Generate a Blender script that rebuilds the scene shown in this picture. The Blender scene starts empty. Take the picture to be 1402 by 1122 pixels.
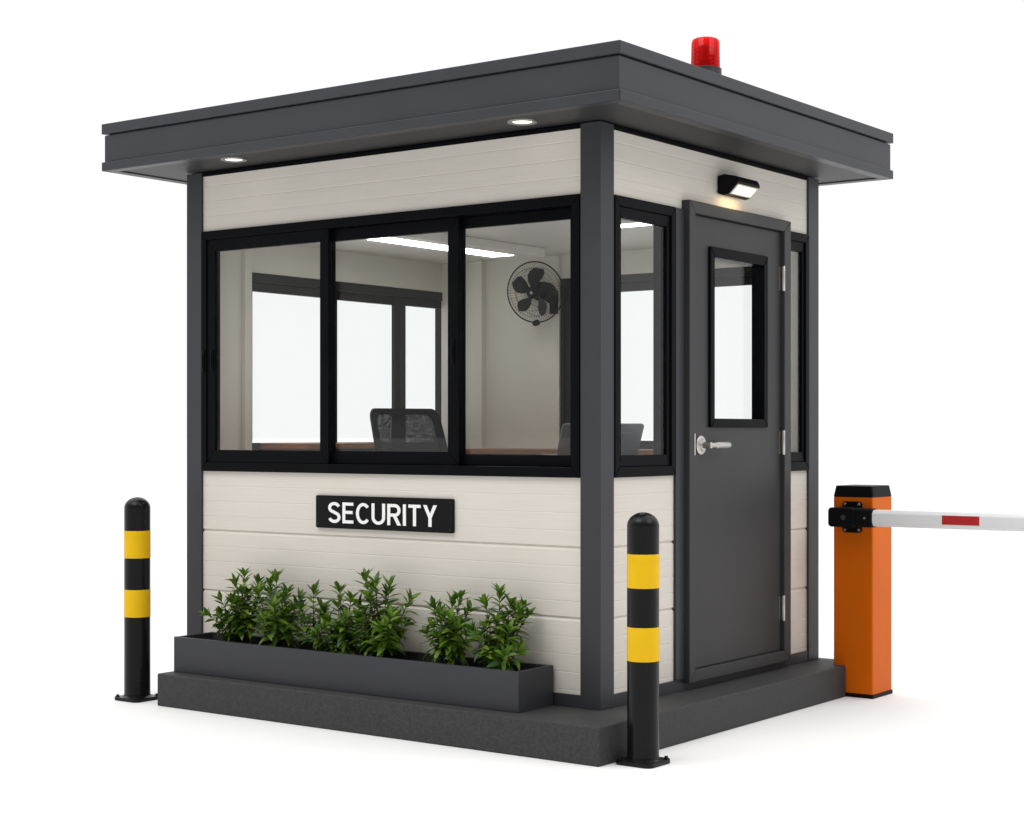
import bpy, bmesh, math, random
from mathutils import Vector, Matrix

sc = bpy.context.scene
COL = sc.collection
R = math.radians

# ------------------------------------------------------------------ camera
TH = R(53.574)                       # angle between the view axis and the front wall's direction
cam_d = bpy.data.cameras.new('camera')
cam = bpy.data.objects.new('camera', cam_d)
COL.objects.link(cam)
cam.location = (3.9883, -6.0370, 1.1760)
cam.rotation_euler = (R(90), 0, R(90) - TH)
cam_d.sensor_fit = 'HORIZONTAL'
cam_d.sensor_width = 36.0
cam_d.lens = 36.0 * 2327.85 / 1402.0
cam_d.shift_y = (594.54 - 561.0) / 1402.0
cam_d.clip_start = 0.05
cam_d.clip_end = 2000
sc.camera = cam

# ------------------------------------------------------------------ studio light dome
W = bpy.data.worlds.new('World')
sc.world = W
W.use_nodes = True
nt = W.node_tree
nt.nodes.clear()
wo = nt.nodes.new('ShaderNodeOutputWorld')
bg = nt.nodes.new('ShaderNodeBackground')
tc = nt.nodes.new('ShaderNodeTexCoord')
dot = nt.nodes.new('ShaderNodeVectorMath'); dot.operation = 'DOT_PRODUCT'
dot.inputs[1].default_value = (-math.cos(TH), math.sin(TH), 0.0)      # white backdrop lies this way
ramp = nt.nodes.new('ShaderNodeMapRange'); ramp.interpolation_type = 'SMOOTHSTEP'
ramp.inputs['From Min'].default_value = -0.75
ramp.inputs['From Max'].default_value = 0.45
ramp.inputs['To Min'].default_value = 0.22
ramp.inputs['To Max'].default_value = 1.03
sep = nt.nodes.new('ShaderNodeSeparateXYZ')
zr = nt.nodes.new('ShaderNodeMapRange'); zr.interpolation_type = 'SMOOTHSTEP'
zr.inputs['From Min'].default_value = 0.35
zr.inputs['From Max'].default_value = 0.9
zr.inputs['To Min'].default_value = 0.0
zr.inputs['To Max'].default_value = 1.25
mx = nt.nodes.new('ShaderNodeMath'); mx.operation = 'ADD'
nt.links.new(tc.outputs['Generated'], dot.inputs[0])
nt.links.new(dot.outputs['Value'], ramp.inputs['Value'])
nt.links.new(tc.outputs['Generated'], sep.inputs[0])
nt.links.new(sep.outputs['Z'], zr.inputs['Value'])
nt.links.new(ramp.outputs['Result'], mx.inputs[0])
nt.links.new(zr.outputs['Result'], mx.inputs[1])
nt.links.new(mx.outputs[0], bg.inputs['Strength'])
bg.inputs['Color'].default_value = (1.0, 1.0, 1.0, 1)
nt.links.new(bg.outputs[0], wo.inputs['Surface'])


def softbox(name, loc, target, sx, sy, power, col=(1, 1, 1)):
    d = bpy.data.lights.new(name, 'AREA')
    d.shape = 'RECTANGLE'; d.size = sx; d.size_y = sy; d.energy = power; d.color = col
    o = bpy.data.objects.new(name, d); COL.objects.link(o)
    o.location = loc
    o.rotation_euler = (Vector(target) - Vector(loc)).to_track_quat('-Z', 'Y').to_euler()
    return o


softbox('key_softbox', (7.0, 0.3, 7.6), (0, 0.8, 1.0), 5, 5, 230, (1.0, 0.985, 0.96))
softbox('fill_softbox', (-1.6, -6.0, 9.0), (-1.2, 0, 1.0), 6, 4, 350, (1.0, 0.985, 0.96))

vs = sc.view_settings
sc.display_settings.display_device = 'sRGB'
vs.view_transform = 'Standard'
vs.look = 'None'
vs.exposure = 0.0
vs.gamma = 1.0
vs.use_curve_mapping = False
sc.cycles.use_denoising = True
sc.cycles.max_bounces = 12
sc.cycles.transparent_max_bounces = 16
sc.cycles.diffuse_bounces = 5
sc.cycles.sample_clamp_indirect = 6.0

# ------------------------------------------------------------------ materials
def new_mat(name):
    m = bpy.data.materials.new(name)
    m.use_nodes = True
    return m, m.node_tree, m.node_tree.nodes['Principled BSDF']


def mat(name, col, rough=0.5, spec=0.5, metal=0.0, var=0.0, vscale=6.0, bump=0.0, bscale=200.0,
        stretch=(1, 1, 1), rvar=0.0, emit=None, estr=0.0, coat=0.0):
    m, t, p = new_mat(name)
    p.inputs['Base Color'].default_value = (*col, 1)
    p.inputs['Roughness'].default_value = rough
    p.inputs['Specular IOR Level'].default_value = spec
    p.inputs['Metallic'].default_value = metal
    p.inputs['Coat Weight'].default_value = coat
    p.inputs['Coat Roughness'].default_value = 0.12
    N = t.nodes; L = t.links
    c = N.new('ShaderNodeTexCoord'); mp = N.new('ShaderNodeMapping')
    mp.inputs['Scale'].default_value = stretch
    L.new(c.outputs['Object'], mp.inputs['Vector'])
    if var > 0 or rvar > 0:
        n = N.new('ShaderNodeTexNoise'); n.inputs['Scale'].default_value = vscale
        n.inputs['Detail'].default_value = 6; n.inputs['Roughness'].default_value = 0.6
        L.new(mp.outputs[0], n.inputs['Vector'])
    if var > 0:
        r = N.new('ShaderNodeMapRange')
        r.inputs['From Min'].default_value = 0.3; r.inputs['From Max'].default_value = 0.7
        r.inputs['To Min'].default_value = 1 - var; r.inputs['To Max'].default_value = 1 + var
        L.new(n.outputs['Fac'], r.inputs['Value'])
        v = N.new('ShaderNodeVectorMath'); v.operation = 'SCALE'
        v.inputs[0].default_value = col
        L.new(r.outputs[0], v.inputs['Scale'])
        L.new(v.outputs[0], p.inputs['Base Color'])
    if rvar > 0:
        r2 = N.new('ShaderNodeMapRange')
        r2.inputs['From Min'].default_value = 0.3; r2.inputs['From Max'].default_value = 0.7
        r2.inputs['To Min'].default_value = rough - rvar; r2.inputs['To Max'].default_value = rough + rvar
        L.new(n.outputs['Fac'], r2.inputs['Value'])
        L.new(r2.outputs[0], p.inputs['Roughness'])
    if bump > 0:
        n2 = N.new('ShaderNodeTexNoise'); n2.inputs['Scale'].default_value = bscale
        n2.inputs['Detail'].default_value = 4
        L.new(mp.outputs[0], n2.inputs['Vector'])
        b = N.new('ShaderNodeBump'); b.inputs['Strength'].default_value = bump
        b.inputs['Distance'].default_value = 0.002
        L.new(n2.outputs['Fac'], b.inputs['Height'])
        L.new(b.outputs[0], p.inputs['Normal'])
    if emit:
        p.inputs['Emission Color'].default_value = (*emit, 1)
        p.inputs['Emission Strength'].default_value = estr
    return m


def glass(name, tint, refl=0.55):
    m = bpy.data.materials.new(name); m.use_nodes = True
    t = m.node_tree; t.nodes.clear(); N = t.nodes; L = t.links
    o = N.new('ShaderNodeOutputMaterial'); mixs = N.new('ShaderNodeMixShader')
    tr = N.new('ShaderNodeBsdfTransparent'); tr.inputs[0].default_value = (*tint, 1)
    gl = N.new('ShaderNodeBsdfGlossy'); gl.inputs['Roughness'].default_value = 0.0
    lw = N.new('ShaderNodeLayerWeight'); lw.inputs['Blend'].default_value = 0.5
    pw = N.new('ShaderNodeMath'); pw.operation = 'POWER'; pw.inputs[1].default_value = 5.0
    fr = N.new('ShaderNodeMath'); fr.operation = 'MULTIPLY_ADD'; fr.inputs[1].default_value = 0.96; fr.inputs[2].default_value = 0.04
    L.new(lw.outputs['Facing'], pw.inputs[0]); L.new(pw.outputs[0], fr.inputs[0])
    mu = N.new('ShaderNodeMath'); mu.operation = 'MULTIPLY'; mu.inputs[1].default_value = refl
    L.new(fr.outputs[0], mu.inputs[0]); L.new(mu.outputs[0], mixs.inputs[0])
    L.new(tr.outputs[0], mixs.inputs[1]); L.new(gl.outputs[0], mixs.inputs[2])
    L.new(mixs.outputs[0], o.inputs[0])
    return m


M = {}
M['ground'] = mat('white_floor', (0.79, 0.79, 0.79), 0.75, 0.15, var=0.012, vscale=1.5)
M['charcoal'] = mat('charcoal_metal', (0.0365, 0.0378, 0.0435), 0.42, 0.25, var=0.05, vscale=2.5, bump=0.05, bscale=700, rvar=0.05)
M['soffit'] = mat('soffit_shade_tone', (0.027, 0.027, 0.028), 0.5, 0.2, var=0.05, vscale=2.5)  # darker than the roof charcoal: shade under the eaves put into the colour
M['door'] = mat('door_paint', (0.036, 0.0365, 0.039), 0.45, 0.22, var=0.06, vscale=2.0, bump=0.05, bscale=700, rvar=0.05)
M['black'] = mat('black_frame', (0.0030, 0.0033, 0.0043), 0.38, 0.045, var=0.1, vscale=4, bump=0.03, bscale=800, rvar=0.06)
M['veiled_frame'] = mat('rear_frame_veiled', (0.022, 0.0225, 0.021), 0.45, 0.1, var=0.05)  # black frame lifted to grey: veil of glass reflections painted into the colour
M['blade'] = mat('dark_grey_blade', (0.018, 0.018, 0.018), 0.5, 0.15)
M['blackplastic'] = mat('black_plastic', (0.0055, 0.0055, 0.006), 0.42, 0.07, bump=0.05, bscale=500, var=0.1)
M['bollard'] = mat('bollard_black', (0.0052, 0.0052, 0.0058), 0.26, 0.2, var=0.08, vscale=5)
M['yellow'] = mat('yellow_band', (0.72, 0.43, 0.004), 0.45, 0.15, var=0.05, vscale=9, bump=0.04, bscale=500)
M['lining'] = mat('interior_lining', (0.70, 0.675, 0.60), 0.6, 0.25, var=0.03, vscale=2)
M['ceiling'] = mat('ceiling_lining', (0.68, 0.665, 0.61), 0.4, 0.4, var=0.03, vscale=2)
M['slab'] = mat('dark_concrete', (0.042, 0.042, 0.043), 0.62, 0.22, var=0.30, vscale=95, bump=0.6, bscale=210, rvar=0.06)
M['soil'] = mat('potting_soil', (0.035, 0.020, 0.011), 0.95, 0.1, var=0.5, vscale=60, bump=1.0, bscale=160)
M['orange'] = mat('orange_paint', (0.61, 0.118, 0.003), 0.45, 0.09, var=0.04, vscale=3, bump=0.06, bscale=900, rvar=0.04)
M['white'] = mat('white_boom', (0.72, 0.72, 0.73), 0.35, 0.4, var=0.02, vscale=5)
M['red'] = mat('red_tape', (0.42, 0.008, 0.010), 0.4, 0.4, bump=0.1, bscale=900)
M['steel'] = mat('brushed_steel', (0.55, 0.53, 0.50), 0.42, 0.5, metal=1.0)
M['sign'] = mat('sign_black', (0.005, 0.005, 0.0058), 0.45, 0.1, bump=0.03, bscale=600, var=0.1)
M['lettering'] = mat('lettering_white', (0.82, 0.82, 0.82), 0.5, 0.3)
M['wood'] = mat('worktop_wood', (0.30, 0.135, 0.055), 0.45, 0.35, var=0.3, vscale=9, stretch=(1, 1, 12))
M['darkpanel'] = mat('dark_panel', (0.030, 0.028, 0.024), 0.6, 0.25)
M['greypanel'] = mat('grey_panel', (0.10, 0.10, 0.09), 0.6, 0.25)
M['laptop'] = mat('laptop_grey', (0.085, 0.092, 0.100), 0.42, 0.4, var=0.04)
M['emblem'] = mat('emblem_pale', (0.75, 0.74, 0.70), 0.35, 0.5)
M['lightdiff'] = mat('lit_diffuser', (0.9, 0.9, 0.9), 0.5, 0.2, emit=(1.0, 0.97, 0.92), estr=10.0)
M['downdiff'] = mat('lit_downlight', (0.9, 0.9, 0.9), 0.5, 0.2, emit=(1.0, 0.93, 0.80), estr=2.6)
M['walldiff'] = mat('lit_wall_lamp', (0.9, 0.9, 0.9), 0.5, 0.2, emit=(1.0, 0.93, 0.80), estr=1.7)
M['bezel'] = mat('lamp_bezel', (0.55, 0.47, 0.36), 0.4, 0.4)
M['ringmetal'] = mat('downlight_ring', (0.30, 0.29, 0.27), 0.35, 0.5, metal=0.6)
M['glass'] = glass('window_glass', (0.966, 0.975, 0.973), 0.60)
M['glass2'] = glass('rear_glass', (0.997, 0.998, 0.998), 0.3)
M['stem'] = mat('green_brown_stem', (0.055, 0.042, 0.016), 0.7, 0.2, var=0.3, vscale=40)
M['mesh'] = None


def siding_mat():
    m, t, p = new_mat('beige_wood_grain_siding')
    N = t.nodes; L = t.links
    c = N.new('ShaderNodeTexCoord')
    mp = N.new('ShaderNodeMapping'); mp.inputs['Scale'].default_value = (2.2, 2.2, 95)
    L.new(c.outputs['Object'], mp.inputs[0])
    n = N.new('ShaderNodeTexNoise'); n.inputs['Scale'].default_value = 1.6; n.inputs['Detail'].default_value = 7
    n.inputs['Roughness'].default_value = 0.65; n.inputs['Distortion'].default_value = 0.5
    L.new(mp.outputs[0], n.inputs['Vector'])
    n3 = N.new('ShaderNodeTexNoise'); n3.inputs['Scale'].default_value = 1.3; n3.inputs['Detail'].default_value = 3
    L.new(c.outputs['Object'], n3.inputs['Vector'])
    r = N.new('ShaderNodeMapRange')
    r.inputs['From Min'].default_value = 0.3; r.inputs['From Max'].default_value = 0.7
    r.inputs['To Min'].default_value = 0.955; r.inputs['To Max'].default_value = 1.035
    L.new(n.outputs['Fac'], r.inputs['Value'])
    r3 = N.new('ShaderNodeMapRange')
    r3.inputs['From Min'].default_value = 0.3; r3.inputs['From Max'].default_value = 0.7
    r3.inputs['To Min'].default_value = 0.98; r3.inputs['To Max'].default_value = 1.02
    L.new(n3.outputs['Fac'], r3.inputs['Value'])
    mm = N.new('ShaderNodeMath'); mm.operation = 'MULTIPLY'
    L.new(r.outputs[0], mm.inputs[0]); L.new(r3.outputs[0], mm.inputs[1])
    v = N.new('ShaderNodeVectorMath'); v.operation = 'SCALE'
    v.inputs[0].default_value = (0.635, 0.598, 0.540)
    L.new(mm.outputs[0], v.inputs['Scale'])
    L.new(v.outputs[0], p.inputs['Base Color'])
    b = N.new('ShaderNodeBump'); b.inputs['Strength'].default_value = 0.35; b.inputs['Distance'].default_value = 0.0012
    L.new(n.outputs['Fac'], b.inputs['Height']); L.new(b.outputs[0], p.inputs['Normal'])
    p.inputs['Roughness'].default_value = 0.55
    p.inputs['Specular IOR Level'].default_value = 0.25
    return m


M['siding'] = siding_mat()


def leaf_mat():
    m, t, p = new_mat('glossy_green_leaf')
    N = t.nodes; L = t.links
    g = N.new('ShaderNodeNewGeometry')
    cr = N.new('ShaderNodeValToRGB')
    e = cr.color_ramp.elements
    e[0].position = 0.0; e[0].color = (0.020, 0.055, 0.006, 1)
    e[1].position = 1.0; e[1].color = (0.170, 0.275, 0.020, 1)
    k = e.new(0.55); k.color = (0.070, 0.145, 0.011, 1)
    L.new(g.outputs['Random Per Island'], cr.inputs[0])
    L.new(cr.outputs[0], p.inputs['Base Color'])
    p.inputs['Roughness'].default_value = 0.36
    p.inputs['Specular IOR Level'].default_value = 0.35
    p.inputs['Subsurface Weight'].default_value = 0.0
    tr = N.new('ShaderNodeBsdfTranslucent'); tr.inputs[0].default_value = (0.08, 0.20, 0.015, 1)
    mixs = N.new('ShaderNodeMixShader'); mixs.inputs[0].default_value = 0.22
    o = N['Material Output']
    L.new(p.outputs[0], mixs.inputs[1]); L.new(tr.outputs[0], mixs.inputs[2])
    L.new(mixs.outputs[0], o.inputs[0])
    return m


M['leaf'] = leaf_mat()


def mesh_mat():
    """fine woven mesh: dark threads with holes one can see through"""
    m = bpy.data.materials.new('woven_mesh'); m.use_nodes = True
    t = m.node_tree; N = t.nodes; L = t.links
    p = N['Principled BSDF']
    p.inputs['Base Color'].default_value = (0.010, 0.011, 0.012, 1); p.inputs['Roughness'].default_value = 0.8
    p.inputs['Specular IOR Level'].default_value = 0.2
    c = N.new('ShaderNodeTexCoord')
    vo = N.new('ShaderNodeTexVoronoi'); vo.inputs['Scale'].default_value = 260
    L.new(c.outputs['Object'], vo.inputs['Vector'])
    lt = N.new('ShaderNodeMath'); lt.operation = 'LESS_THAN'; lt.inputs[1].default_value = 0.41
    L.new(vo.outputs['Distance'], lt.inputs[0])
    tr = N.new('ShaderNodeBsdfTransparent'); mixs = N.new('ShaderNodeMixShader')
    sc_ = N.new('ShaderNodeMath'); sc_.operation = 'MULTIPLY'; sc_.inputs[1].default_value = 0.8
    L.new(lt.outputs[0], sc_.inputs[0])
    L.new(sc_.outputs[0], mixs.inputs[0]); L.new(p.outputs[0], mixs.inputs[1]); L.new(tr.outputs[0], mixs.inputs[2])
    L.new(mixs.outputs[0], N['Material Output'].inputs[0])
    return m


M['mesh'] = mesh_mat()


def beacon_mat():
    m, t, p = new_mat('red_beacon_dome')
    N = t.nodes; L = t.links
    p.inputs['Base Color'].default_value = (0.70, 0.004, 0.004, 1)
    p.inputs['Roughness'].default_value = 0.12
    p.inputs['Specular IOR Level'].default_value = 0.6
    tr = N.new('ShaderNodeBsdfTransparent'); tr.inputs[0].default_value = (0.95, 0.03, 0.02, 1)
    tl = N.new('ShaderNodeBsdfTranslucent'); tl.inputs[0].default_value = (0.95, 0.01, 0.008, 1)
    m1 = N.new('ShaderNodeMixShader'); m1.inputs[0].default_value = 0.5
    m2 = N.new('ShaderNodeMixShader'); m2.inputs[0].default_value = 0.34
    L.new(p.outputs[0], m1.inputs[1]); L.new(tl.outputs[0], m1.inputs[2])
    L.new(m1.outputs[0], m2.inputs[1]); L.new(tr.outputs[0], m2.inputs[2])
    L.new(m2.outputs[0], N['Material Output'].inputs[0])
    return m


M['beacon'] = beacon_mat()

# ------------------------------------------------------------------ mesh helpers
def front(u, d, z): return (u, -d, z)                   # front wall, y = 0, d outwards
def right(u, d, z): return (d, u, z)                    # door wall, x = 0
XL, YB = -2.545, 2.07
def left(u, d, z): return (XL - d, u, z)
def back(u, d, z): return (u, YB + d, z)


def prism(bm, pts, d0, d1, f):
    """polygon pts (u, z) pushed from depth d0 to d1 on a wall plane"""
    a = [bm.verts.new(f(u, d0, z)) for u, z in pts]
    b = [bm.verts.new(f(u, d1, z)) for u, z in pts]
    bm.faces.new(a); bm.faces.new(b[::-1])
    n = len(pts)
    for i in range(n):
        bm.faces.new((a[i], b[i], b[(i + 1) % n], a[(i + 1) % n]))


def slab_on(bm, u0, u1, z0, z1, d0, d1, f):
    prism(bm, [(u0, z0), (u1, z0), (u1, z1), (u0, z1)], d0, d1, f)


def box(bm, x0, x1, y0, y1, z0, z1):
    slab_on(bm, x0, x1, z0, z1, y0, y1, lambda u, d, z: (u, d, z))


def ring_frame(bm, u0, u1, z0, z1, wl, wr, wb, wt, d0, d1, f, gap=0.0004):
    """mitred rectangular frame: four members that meet at 45 degree joints"""
    i0, i1, j0, j1 = u0 + wl, u1 - wr, z0 + wb, z1 - wt
    g = gap
    prism(bm, [(u0 + g, z0), (u1 - g, z0), (i1 - g, j0), (i0 + g, j0)], d0, d1, f)
    prism(bm, [(u0 + g, z1), (u1 - g, z1), (i1 - g, j1), (i0 + g, j1)], d0, d1, f)
    prism(bm, [(u0, z0 + g), (i0, j0 + g), (i0, j1 - g), (u0, z1 - g)], d0, d1, f)
    prism(bm, [(u1, z0 + g), (i1, j0 + g), (i1, j1 - g), (u1, z1 - g)], d0, d1, f)


def siding(bm, u0, u1, z0, z1, d_out, d_in, f, deep=(), fine=()):
    """embossed siding board profile: deep joints and shallow lines run along it"""
    pts = [(d_out, z0)]
    marks = [(z, 0.0095, 0.0095) for z in deep if z0 + .01 < z < z1 - .01] + \
            [(z, 0.0028, 0.0013) for z in fine if z0 + .01 < z < z1 - .01]
    for z, hw, dp in sorted(marks):
        pts += [(d_out, z - hw), (d_out - dp, z + hw * 0.35), (d_out, z + hw)]
    pts += [(d_out, z1), (d_in, z1), (d_in, z0)]
    a = [bm.verts.new(f(u0, d, z)) for d, z in pts]
    b = [bm.verts.new(f(u1, d, z)) for d, z in pts]
    bm.faces.new(a); bm.faces.new(b[::-1])
    n = len(pts)
    for i in range(n):
        bm.faces.new((a[i], b[i], b[(i + 1) % n], a[(i + 1) % n]))


def lathe(bm, prof, c=(0, 0, 0), n=48, axis='Z', cap=True):
    cx, cy, cz = c
    rings = []
    for r, h in prof:
        ring = []
        for i in range(n):
            a = 2 * math.pi * i / n
            p, q = r * math.cos(a), r * math.sin(a)
            if axis == 'Z': v = (cx + p, cy + q, cz + h)
            elif axis == 'X': v = (cx + h, cy + p, cz + q)
            else: v = (cx + p, cy + h, cz + q)
            ring.append(bm.verts.new(v))
        rings.append(ring)
    for a, b in zip(rings, rings[1:]):
        for i in range(n):
            bm.faces.new((a[i], a[(i + 1) % n], b[(i + 1) % n], b[i]))
    if cap:
        bm.faces.new(rings[0][::-1]); bm.faces.new(rings[-1])


def tube(bm, pts, r, n=6, closed=False, r_end=None):
    pts = [Vector(p) for p in pts]
    rings = []
    m = len(pts)
    up = Vector((0.13, 0.21, 0.97)).normalized()
    for i, p in enumerate(pts):
        if closed: t = pts[(i + 1) % m] - pts[i - 1]
        else: t = pts[min(i + 1, m - 1)] - pts[max(i - 1, 0)]
        t.normalize()
        s = t.cross(up)
        if s.length < 1e-3: s = t.cross(Vector((1, 0, 0)))
        s.normalize(); w = s.cross(t)
        rr = r if r_end is None else r + (r_end - r) * i / (m - 1)
        rings.append([bm.verts.new(p + (s * math.cos(2 * math.pi * k / n) + w * math.sin(2 * math.pi * k / n)) * rr) for k in range(n)])
    pairs = list(zip(rings, rings[1:])) + ([(rings[-1], rings[0])] if closed else [])
    for a, b in pairs:
        for k in range(n):
            bm.faces.new((a[k], a[(k + 1) % n], b[(k + 1) % n], b[k]))
    if not closed:
        bm.faces.new(rings[0][::-1]); bm.faces.new(rings[-1])


def rounded(u0, u1, z0, z1, r, seg=5):
    pts = []
    for cx, cz, a0 in ((u1 - r, z1 - r, 0), (u0 + r, z1 - r, 90), (u0 + r, z0 + r, 180), (u1 - r, z0 + r, 270)):
        for k in range(seg + 1):
            a = R(a0 + 90 * k / seg)
            pts.append((cx + r * math.cos(a), cz + r * math.sin(a)))
    return pts


def obj(name, bm, m, parent=None, bevel=0.0, smooth=False, seg=2, world=True):
    """link bm as ONE mesh; vertices given in world space are moved into the parent's frame"""
    if smooth:
        bmesh.ops.remove_doubles(bm, verts=bm.verts, dist=1e-6)
    bmesh.ops.recalc_face_normals(bm, faces=bm.faces)
    me = bpy.data.meshes.new(name)
    if parent is not None and world:
        root = parent
        off = Vector((0, 0, 0))
        while root is not None:
            off += root.location; root = root.parent
        bmesh.ops.translate(bm, verts=bm.verts, vec=-off)
    bm.to_mesh(me); bm.free()
    me.materials.append(m)
    if smooth:
        for p in me.polygons: p.use_smooth = True
        me.set_sharp_from_angle(angle=R(38))
    o = bpy.data.objects.new(name, me); COL.objects.link(o)
    if parent is not None: o.parent = parent
    if bevel > 0:
        b = o.modifiers.new('bevel', 'BEVEL'); b.width = bevel; b.segments = seg
        b.limit_method = 'ANGLE'; b.angle_limit = R(35)
    return o


def B(): return bmesh.new()


def tag(o, label, cat, group=None):
    o['label'] = label; o['category'] = cat
    if group: o['group'] = group
    return o


def thing(name, label, cat, loc=(0, 0, 0), group=None, rot=None):
    o = bpy.data.objects.new(name, None); COL.objects.link(o)
    o.empty_display_size = 0.1
    o.location = loc
    if rot: o.rotation_euler = rot
    return tag(o, label, cat, group)


def copy_tree(o, parent=None):
    c = o.copy(); COL.objects.link(c)
    if parent is not None: c.parent = parent
    for ch in list(o.children): copy_tree(ch, c)
    return c


GZ = -0.159          # ground level; z = 0 is the top of the plinth

# ------------------------------------------------------------------ setting
bm = B()
s = 400
vs4 = [bm.verts.new((x, y, GZ)) for x, y in ((-s, -s), (s, -s), (s, s), (-s, s))]
bm.faces.new(vs4)
g = obj('ground', bm, M['ground']); g['kind'] = 'structure'

# concrete plinth the booth stands on
bm = B()
poly = [(-2.374, -0.352), (0.225, -0.352), (0.225, 1.918), (0.1455, 1.922), (0.1455, 2.10), (0.05, 2.12), (-2.60, 2.12), (-2.60, 0.10), (-2.374, -0.02)]
a = [bm.verts.new((x, y, GZ)) for x, y in poly]; b = [bm.verts.new((x, y, 0)) for x, y in poly]
bm.faces.new(a); bm.faces.new(b)
for i in range(len(poly)):
    j = (i + 1) % len(poly); bm.faces.new((a[i], a[j], b[j], b[i]))
pl = obj('plinth', bm, M['slab'], bevel=0.006)
tag(pl, 'low dark grey concrete plinth under the security booth', 'plinth')

# ------------------------------------------------------------------ guard booth
booth = thing('guard_booth', 'beige and charcoal security guard booth with flat overhanging roof', 'guard booth')
ZT = 2.508           # soffit level
WO, WI = -0.012, -0.095     # wall skin: outer and inner face, as outward depth

for (x0, x1, y0, y1) in ((-0.104, 0, 0, 0.108), (XL, -2.434, 0, 0.108), (-0.104, 0, 1.953, YB), (XL, -2.434, 2.036, YB)):
    bm = B(); box(bm, x0, x1, y0, y1, 0.0, ZT); obj('corner_post', bm, M['charcoal'], booth, bevel=0.003)

# base rails and head rails between the posts
for f, u0, u1 in ((front, -2.434, -0.104), (right, 0.108, 1.953), (left, 0.108, 2.036), (back, -2.434, -0.104)):
    bm = B(); slab_on(bm, u0, u1, 0, 0.055, -0.09, -0.004, f); obj('base_rail', bm, M['charcoal'], booth, bevel=0.002)
    bm = B(); slab_on(bm, u0, u1, 2.488, ZT, -0.09, -0.006, f); obj('head_rail', bm, M['black'], booth, bevel=0.002)

DEEP = (0.379, 0.684)
FINE = tuple(0.0763 * k + 0.072 for k in range(40) if all(abs(0.0763 * k + 0.072 - d) > 0.03 for d in DEEP))


def wall_panel(u0, u1, z0, z1, f, deep=DEEP):
    bm = B(); siding(bm, u0, u1, z0, z1, WO, WI, f, deep, FINE)
    return obj('wall_panel', bm, M['siding'], booth)


ZS, ZH = 0.987, 2.207        # window sill and head
wall_panel(-2.434, -0.104, 0.055, ZS, front)
wall_panel(-2.434, -0.104, ZH, 2.488, front)
wall_panel(0.108, 0.6195, 0.055, ZS, right)
wall_panel(1.699, 1.953, 0.055, ZS, right)
wall_panel(0.108, 1.953, 2.249, 2.488, right)
wall_panel(0.108, 0.6935, ZH, 2.2485, right)
wall_panel(1.699, 1.953, ZH, 2.2485, right)
# left wall with its window opening
wall_panel(0.108, 2.036, 0.055, ZS, left); wall_panel(0.108, 2.036, 2.03, 2.488, left)
wall_panel(0.108, 0.325, ZS, 2.03, left)
# rear wall with its window opening
wall_panel(-2.434, -0.104, 0.055, ZS, back); wall_panel(-2.434, -0.104, 2.065, 2.488, back)
wall_panel(-2.434, -1.575, ZS, 2.065, back); wall_panel(-0.185, -0.104, ZS, 2.065, back)

# interior: floor, ceiling, linings of the walls seen through the glass
bm = B(); box(bm, -2.45, -0.1, 0.096, 1.974, 0.0, 0.02); obj('floor_board', bm, M['darkpanel'], booth)
for k in range(3):           # ceiling boards with seams
    bm = B(); y0 = 0.096 + k * 0.626
    box(bm, -2.449, -0.096, y0 + 0.0015, y0 + 0.6245, 2.2, 2.215); obj('ceiling_board', bm, M['ceiling'], booth, bevel=0.002)
LI = -0.0955                 # lining sits on the inner face


def lining(u0, u1, z0, z1, f, t=0.008):
    bm = B(); slab_on(bm, u0, u1, z0, z1, LI - t, LI, f); return obj('wall_lining', bm, M['lining'], booth, bevel=0.0015)


lining(0.1, 0.29, 0.02, 2.2, left); lining(0.342, 1.97, 2.03, 2.2, left); lining(0.342, 1.97, 0.02, ZS, left)
lining(-2.4485, -1.586, 0.02, 2.2, back); lining(-1.574, -0.187, 2.066, 2.2, back); lining(-1.574, -0.187, 0.02, ZS, back)
lining(-0.183, -0.105, 0.02, 2.2, back)
lining(-2.43, -0.105, ZH, 2.2 + 0.006, front, 0.004)
lining(-2.43, -0.105, 0.02, ZS, front, 0.004)
for u0, u1, f, t in ((0.2905, 0.3415, left, 0.034), (-2.33, -2.17, back, 0.022), (-2.168, -2.11, back, 0.05), (-1.5855, -1.5745, back, 0.02)):
    bm = B(); slab_on(bm, u0, u1, 0.02, 2.199, LI - t, LI, f); obj('trim_strip', bm, M['lining'], booth, bevel=0.003)

# roof
bm = B()
RX0, RX1, RY0, RY1 = -2.808, 0.315, -0.335, 2.30


def roof_ring(bm, ins, z0, z1, width):
    x0, x1, y0, y1 = RX0 + ins, RX1 - ins, RY0 + ins, RY1 - ins
    f = lambda u, d, z: (u, z, d)
    ring_frame(bm, x0, x1, y0, y1, width, width, width, width, z0, z1, f, gap=0.0)


roof = B(); box(roof, RX0 + 0.03, RX1 - 0.03, RY0 + 0.03, RY1 - 0.03, 2.532, 2.72)
rf = obj('roof', roof, M['charcoal'], booth)
bm = B(); roof_ring(bm, 0.012, 2.556, 2.688, 0.0165); obj('fascia', bm, M['charcoal'], rf, bevel=0.001)
bm = B(); box(bm, RX0, RX1, RY0, RY1, 2.695, 2.747); obj('roof_cap', bm, M['charcoal'], rf, bevel=0.003)
bm = B()
for ins, zz0, zz1, w in ((0.0, ZT, 2.5535, 0.062),):
    roof_ring(bm, ins, zz0, zz1, w)
obj('eave_trim', bm, M['charcoal'], rf, bevel=0.004)
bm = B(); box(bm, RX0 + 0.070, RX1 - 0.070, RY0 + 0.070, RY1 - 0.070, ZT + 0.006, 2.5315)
obj('soffit', bm, M['soffit'], rf, bevel=0.003)


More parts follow.
